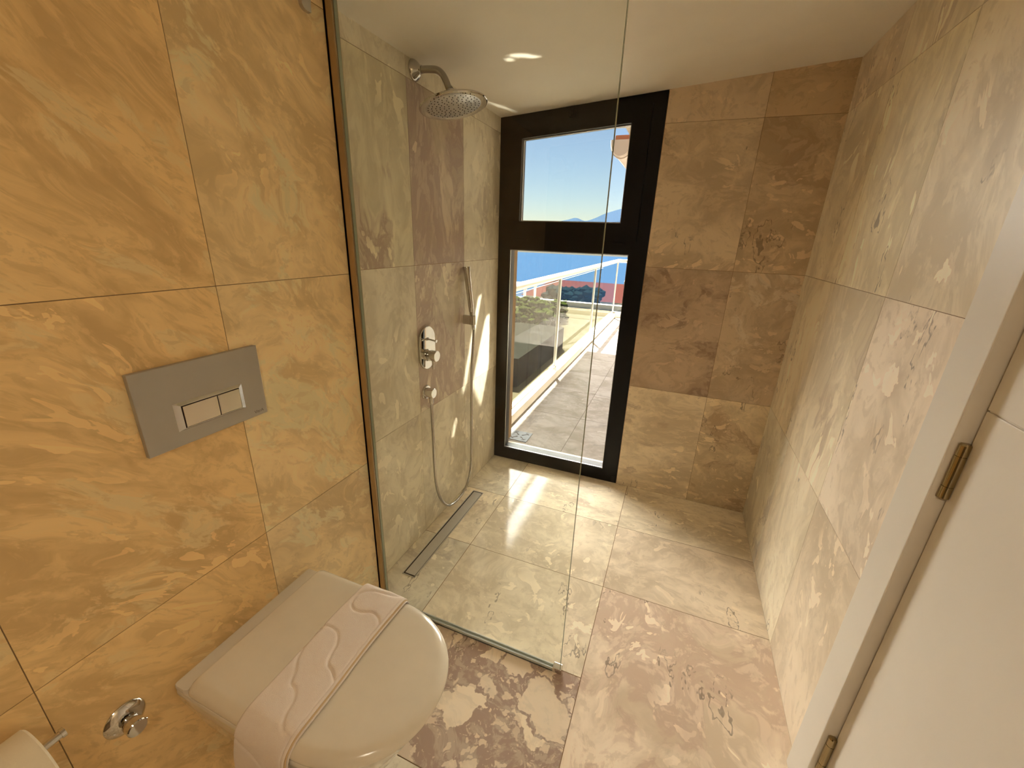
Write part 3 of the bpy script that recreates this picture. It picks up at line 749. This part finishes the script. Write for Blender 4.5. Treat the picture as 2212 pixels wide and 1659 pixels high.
# ------------------------------------------------------------------ paper holder and roll
ph = thing('paper_holder', 'chrome toilet paper rail on the tiled wall in the lower left corner', 'paper holder', (T, -2.2, .557))
bm = BM(); tube(bm, smooth_path([(T + .004, -2.185, .557), (.105, -2.185, .557), (.124, -2.181, .557), (.131, -2.168, .557), (.131, -2.10, .557), (.131, -2.040, .557), (.131, -2.035, .5575)], 5), .0062, 16)
par(mesh_obj('bar', bm, M['chrome'], smooth=50), ph)
bm = BM(); cyl(bm, (.131, -2.0365, .5575), (.131, -2.031, .5575), .0085, n=20); par(mesh_obj('end_stop', bm, M['chrome'], smooth=40), ph)
bm = BM(); lathe(bm, (T + .0014, -2.185, .557), (1, 0, 0), [(0, 0), (0, .022), (.006, .022), (.008, .019), (.008, 0)]); par(mesh_obj('rose', bm, M['chrome'], smooth=35), ph)
rl = thing('toilet_roll', 'white toilet paper roll hanging on the chrome rail, lower left corner', 'toilet roll', (.131, -2.11, .545))
bm = BM(); n = 64; RR = .054
for (y0, y1) in ((-2.160, -2.060),):
    lathe(bm, (.131, y0, .545), (0, 1, 0), [(0, .0195), (0, RR-.003), (.003, RR), (y1-y0-.003, RR), (y1-y0, RR-.003), (y1-y0, .0195), (0, .0195)], n)
par(mesh_obj('paper', bm, M['paper'], smooth=40), rl)
bm = BM(); lathe(bm, (.131, -2.1605, .545), (0, 1, 0), [(0, .0180), (0, .0193), (.101, .0193), (.101, .0180), (0, .0180)], n); par(mesh_obj('card_tube', bm, M['card'], smooth=40), rl)

# ------------------------------------------------------------------ fill light added on the ceiling behind the viewer
cl = thing('added_fill_light', 'round white fill light added on the ceiling behind the viewer', 'ceiling light', (1.12, -2.72, ceil_z(1.12, -2.72)))
bm = BM(); zc = ceil_z(1.12, -2.72); lathe(bm, (1.12, -2.72, zc - .004), (0, 0, -1), [(0, 0), (0, .16), (.02, .16), (.02, .145), (.012, .145), (.012, 0)]); par(mesh_obj('housing', bm, M['white_paint'], smooth=35), cl)
ld = bpy.data.lights.new('lamp', 'AREA'); ld.shape = 'DISK'; ld.size = .28; ld.energy = 3.4; ld.color = (1.0, 0.86, 0.66)
lo_ = link(bpy.data.objects.new('lamp', ld)); lo_.location = (1.12, -2.72, zc - .03); par(lo_, cl)

# ================================================================== OUTSIDE
ZB = -0.03
OB = (srgb(138, 132, 127), srgb(122, 115, 110))
R_ = []
oyy = [0.26, 0.88, 1.49, 2.10, 2.71, 3.32, 3.93, 4.54, 5.15, 5.80]
for i, (x0, x1) in enumerate(((-.09, .375), (.375, .985), (.985, 1.6))):
    for j in range(9): R_.append((x0, oyy[j], x1, oyy[j+1], OB, .4, 0, 1.4))
bf = tiles('balcony_floor', lambda u, v, d: (u, v, ZB + d), R_, 0.25, (M['trav_out'], pbsdf('outdoor_grout', srgb(92, 84, 76), .9, spec=0)), gap=.004, lift=.0008, solids=((-.24, .26, 1.6, 5.80),))
bm = BM(); box(bm, (-.185, .26, ZB + .0009), (-.088, 5.98, .05)); box(bm, (-.185, 5.80, ZB - .25), (1.6, 5.98, .05))
struct(mesh_obj('balcony_kerb', bm, M['render'], bevel=.004))
bm = BM(); box(bm, (-.82, 0.26, 3.0), (2.6, 4.62, 3.2)); struct(mesh_obj('shade_roof', bm, M['render']))  # unseen roof, extent set so its shade edge crosses the balcony floor
bm = BM(); box(bm, (.88, 0.26, ZB + .001), (1.1, 5.79, 3.0)); struct(mesh_obj('bounce_wall', bm, pbsdf('bounce_render', srgb(170, 160, 146), .9, spec=0.0)))  # unseen wall added to bounce sunlight towards the window

# floor gully
gl = thing('balcony_drain', 'small square metal floor drain in the balcony tiles near the window', 'floor drain', (.042, .38, ZB))
bm = BM(); box(bm, (-.037, .305, ZB + .0012), (.113, .455, ZB + .004)); par(mesh_obj('grate', bm, pbsdf('pale_steel', srgb(112, 116, 120), .6, spec=.1), bevel=.001), gl)
bm = BM(); cxg, cyg = .038, .380
for sx in (1, -1):
    for sy in (1, -1):
        for k in range(3):
            d = .014 + .017*k; L_ = .030 - .004*abs(k-1)
            a = Vector((cxg + sx*(d + L_*.35), cyg + sy*(d*.55 + .006), 0)); b = Vector((cxg + sx*(d*.55 + .006), cyg + sy*(d + L_*.35), 0))
            if k == 1: a, b = Vector((cxg + sx*.012, cyg + sy*.012, 0)), Vector((cxg + sx*.052, cyg + sy*.052, 0))
            dv = (b-a).normalized(); pn_ = Vector((-dv.y, dv.x, 0))*.0028
            for z in (0,):
                vs = [bm.verts.new((p.x, p.y, ZB + zz_)) for zz_ in (.0038, .0046) for p in (a+pn_, b+pn_, b-pn_, a-pn_)]
                for f in ((0,3,2,1),(4,5,6,7),(0,1,5,4),(1,2,6,5),(2,3,7,6),(3,0,4,7)): bm.faces.new([vs[i] for i in f])
par(mesh_obj('slots', bm, M['slot']), gl)

# railing
ra = thing('balcony_railing', 'glass balcony railing with pale metal posts and rounded handrail', 'railing', (-.155, 3, .05))
RX, RZ, RY = -.150, 1.00, 5.86
post_y = (.30, 1.905, 3.74, RY)
def post(x, y):
    bm = BM(); box(bm, (x-.012, y-.022, .051), (x+.012, y+.022, RZ - .02)); return par(mesh_obj('post', bm, M['rail'], bevel=.003), ra)
for y in post_y: post(RX, y)
post(1.55, RY)
bm = BM(); tube(bm, [(RX, .28, RZ), (RX, 3.0, RZ), (RX, RY, RZ)], .030, 20); tube(bm, [(RX, RY, RZ), (.7, RY, RZ), (1.58, RY, RZ)], .030, 20)
par(mesh_obj('handrail', bm, M['rail'], smooth=50), ra)
for a, b in zip(post_y, post_y[1:]):
    bm = BM(); box(bm, (RX-.004, a+.024, .075), (RX+.004, b-.024, RZ-.045)); par(mesh_obj('glass_pane', bm, M['rglass']), ra)
bm = BM(); box(bm, (RX+.014, RY-.004, .075), (1.535, RY+.004, RZ-.045)); par(mesh_obj('glass_pane', bm, M['rglass']), ra)
bm = BM(); box(bm, (RX-.012, .30, .051), (RX+.012, RY, .074)); box(bm, (RX, RY-.012, .051), (1.55, RY+.012, .074)); par(mesh_obj('bottom_rail', bm, M['rail']), ra)

# gutter end seen at the top of the window
gu = thing('roof_gutter', 'white rounded gutter end under terracotta eaves seen at window top right', 'gutter', (.35, 2.0, 2.15))
mg = pbsdf('gutter_plastic', srgb(214, 196, 180), .5); mt_ = pbsdf('terracotta', srgb(176, 112, 84), .8, bump=.3, bscale=60); mw_ = pbsdf('eave_timber', srgb(226, 208, 184), .7)
bm = BM(); A = []
for y, sc_ in ((1.90, 0.0), (1.90, .93), (1.915, 1.0), (1.96, 1.0), (1.962, 1.08), (1.985, 1.08), (1.987, 1.0), (4.1, 1.0), (4.1, 0.0)):
    ring = []
    for k in range(25):
        a = PI + PI*k/24; ring.append((.305 + .094*sc_*math.cos(a), y, 2.150 + .115*sc_*math.sin(a)))
    ring.append((.305 + .094*sc_, y, 2.165)); ring.append((.305 - .094*sc_, y, 2.165)); A.append([bm.verts.new(p) for p in ring])
for a, b in zip(A, A[1:]):
    for k in range(27): bm.faces.new((a[k], a[(k+1)%27], b[(k+1)%27], b[k]))
bmesh.ops.remove_doubles(bm, verts=bm.verts, dist=1e-5)
par(mesh_obj('channel', bm, mg, smooth=50), gu)
bm = BM(); box(bm, (.235, 1.97, 2.166), (.52, 4.1, 2.215)); par(mesh_obj('roof_tile', bm, mt_, bevel=.01), gu)
bm = BM(); prism(bm, [(.315, 2.27), (.60, 1.86), (.60, 2.30)], lambda a, b, d: (a, d, b), 1.93, 1.95); par(mesh_obj('barge_board', bm, mw_), gu)

# ---- terrace below, greenery, roofs, sea, hills
mpave = pbsdf('terrace_paving', srgb(62, 58, 44), .9, spec=0.0, bump=.2, bscale=6)
mgrass = pbsdf('hedge_leaves', srgb(36, 44, 14), .9, spec=0.0, bump=.6, bscale=30)
mshade = pbsdf('terrace_shade', srgb(24, 25, 21), .8, spec=0.0)  # dark colour stands for the building's shade on the terrace
msea = pbsdf('sea_water', srgb(30, 48, 68), .9, spec=0.0, bump=.3, bscale=.02)
mhill = pbsdf('far_hill', srgb(40, 54, 70), 1.0, spec=0); mshore = pbsdf('far_shore', srgb(60, 60, 56), 1.0, spec=0)  # blue haze of distance is put into the far hill colour
mroof = pbsdf('red_roof_tiles', srgb(58, 32, 29), .85, spec=0.0, bump=.5, bscale=12); mwhite = M['render']; mtree = pbsdf('tree_leaves', srgb(13, 24, 26), .95, spec=0.0, bump=.6, bscale=4)
ZG = -3.0
bm = BM(); box(bm, (-30, 2, ZG - .5), (12, 25.5, ZG)); struct(mesh_obj('terrace_ground', bm, mpave))
bm = BM(); box(bm, (-30, 25.5, ZG - .5), (12, 25.9, ZG + .35)); tag(mesh_obj('parapet_wall', bm, mwhite), 'long low white parapet wall at the far edge of the lower terrace', 'wall')
bm = BM(); box(bm, (-5.3, 9.0, ZG), (-3.2, 14.3, ZG + .9)); tag(mesh_obj('shade_block', bm, mshade), 'low dark block standing in for shade on the terrace below the railing', 'shade_block')
def bush(name, c, r, n, label, cat, mat, seed):
    rnd = random.Random(seed); bm = BM()
    for _ in range(n):
        p = Vector((c[0] + rnd.uniform(-1, 1)*r[0], c[1] + rnd.uniform(-1, 1)*r[1], c[2] + rnd.uniform(0, 1)*r[2])); s_ = rnd.uniform(.10, .26)*max(.6, r[2])
        m_ = Matrix.Translation(p) @ Matrix.Diagonal((s_, s_, s_*.8, 1)); bmesh.ops.create_icosphere(bm, subdivisions=1, radius=1, matrix=m_)
    for v in bm.verts: v.co += Vector((noise.noise(v.co*5), noise.noise(v.co*5 + Vector((9, 0, 0))), noise.noise(v.co*5 + Vector((0, 9, 0)))))*.07
    return tag(mesh_obj(name, bm, mat), label, cat)
bush('hedge', (-6.6, 19.3, ZG + .0), (1.9, 2.2, 1.0), 320, 'clipped green hedge on the lower terrace left of the paving', 'hedge', mgrass, 1)
bush('hedge', (-6.6, 11.5, ZG + .0), (.9, 3.4, .8), 260, 'narrow green hedge beside the dark shade block below the railing', 'hedge', mgrass, 2)
bush('tree', (-7.5, 33.2, -5.2), (2.2, 1.6, 2.5), 260, 'dark green round tree in front of the red roof', 'tree', mtree, 3)
pe = thing('pergola', 'white slatted pergola at the far left of the terrace below', 'pergola', (-11, 27, ZG))
for k in range(7):
    bm = BM(); box(bm, (-13.5 + .7*k, 25.95, ZG + 1.0), (-13.35 + .7*k, 28.4, ZG + 1.12)); par(mesh_obj('slat', bm, mwhite), pe)
bm = BM(); box(bm, (-13.6, 25.95, ZG + .85), (-9.1, 26.1, ZG + 1.0)); box(bm, (-13.6, 28.25, ZG + .85), (-9.1, 28.4, ZG + 1.0)); par(mesh_obj('beam', bm, mwhite), pe)
for x in (-13.5, -9.3):
    for y in (25.95, 28.25): bm = BM(); box(bm, (x, y, ZG - 2), (x + .15, y + .15, ZG + .86)); par(mesh_obj('post', bm, mwhite), pe)
ho = thing('house', 'house with a red tiled hip roof between terrace and sea', 'house', (-6.5, 39, -9))
bm = BM(); rp = [(-13.3, 36, -3.9), (-1.0, 36, -3.9), (-1.0, 46, -3.9), (-13.3, 46, -3.9), (-11.3, 41, -2.7), (-4.0, 41, -2.7)]
vs = [bm.verts.new(p) for p in rp]
for f in ((0, 1, 5, 4), (1, 2, 5), (2, 3, 4, 5), (3, 0, 4), (0, 3, 2, 1)): bm.faces.new([vs[i] for i in f])
par(mesh_obj('roof', bm, mroof), ho)
bm = BM(); box(bm, (-12.9, 36.5, -9), (-1.4, 45.5, -3.9)); par(mesh_obj('walls', bm, mwhite), ho)
for x in (-11.3, -4.0): bm = BM(); box(bm, (x - .12, 40.6, -3.3), (x + .12, 41.4, -2.35)); par(mesh_obj('ridge_cap', bm, mwhite), ho)
bm = BM(); g = bmesh.ops.create_grid(bm, x_segments=30, y_segments=30, size=1)
for v in bm.verts: v.co = Vector((v.co.x*4000 - 300, 1400 + v.co.y*1352, -52))
tag(mesh_obj('sea', bm, msea), 'calm blue sea beyond the balcony railing', 'sea', kind='stuff')
def ridge(name, label, pts, Y, zb, depth, mat):
    bm = BM(); rows = []
    P = smooth_path([(a, 0, b) for a, b in pts], 6)
    for k, (f, dy) in enumerate(((0, 0), (.35, .18), (.72, .45), (1, 1), (0, 2.2))):
        rows.append([bm.verts.new((p.x*Y*(1 + dy*depth/Y), Y + dy*depth, zb + (p.z*Y*(1 + dy*depth/Y) + 1.34 - zb)*f + (noise.noise(Vector((p.x*90, k*3, 1)))*Y*.0012 if 0 < f < 1 else 0))) for p in P])
    for a, b in zip(rows, rows[1:]):
        for i in range(len(a)-1): bm.faces.new((a[i], a[i+1], b[i+1], b[i]))
    return tag(mesh_obj(name, bm, mat), label, 'hill')
# directions relative to the viewer: x slope, elevation slope
CX = .953
def off(o): o.location.x += CX; o.location.y += -2.18; return o
off(ridge('hill', 'low pale shore hills across the sea, nearest to the water', [(-1.6, .012), (-.9, .016), (-.5, .020), (-.403, .026), (-.33, .020), (-.27, .029), (-.20, .020), (-.1, .030), (.1, .03), (.5, .02), (1, .015)], 1580, -53, 500, mshore))
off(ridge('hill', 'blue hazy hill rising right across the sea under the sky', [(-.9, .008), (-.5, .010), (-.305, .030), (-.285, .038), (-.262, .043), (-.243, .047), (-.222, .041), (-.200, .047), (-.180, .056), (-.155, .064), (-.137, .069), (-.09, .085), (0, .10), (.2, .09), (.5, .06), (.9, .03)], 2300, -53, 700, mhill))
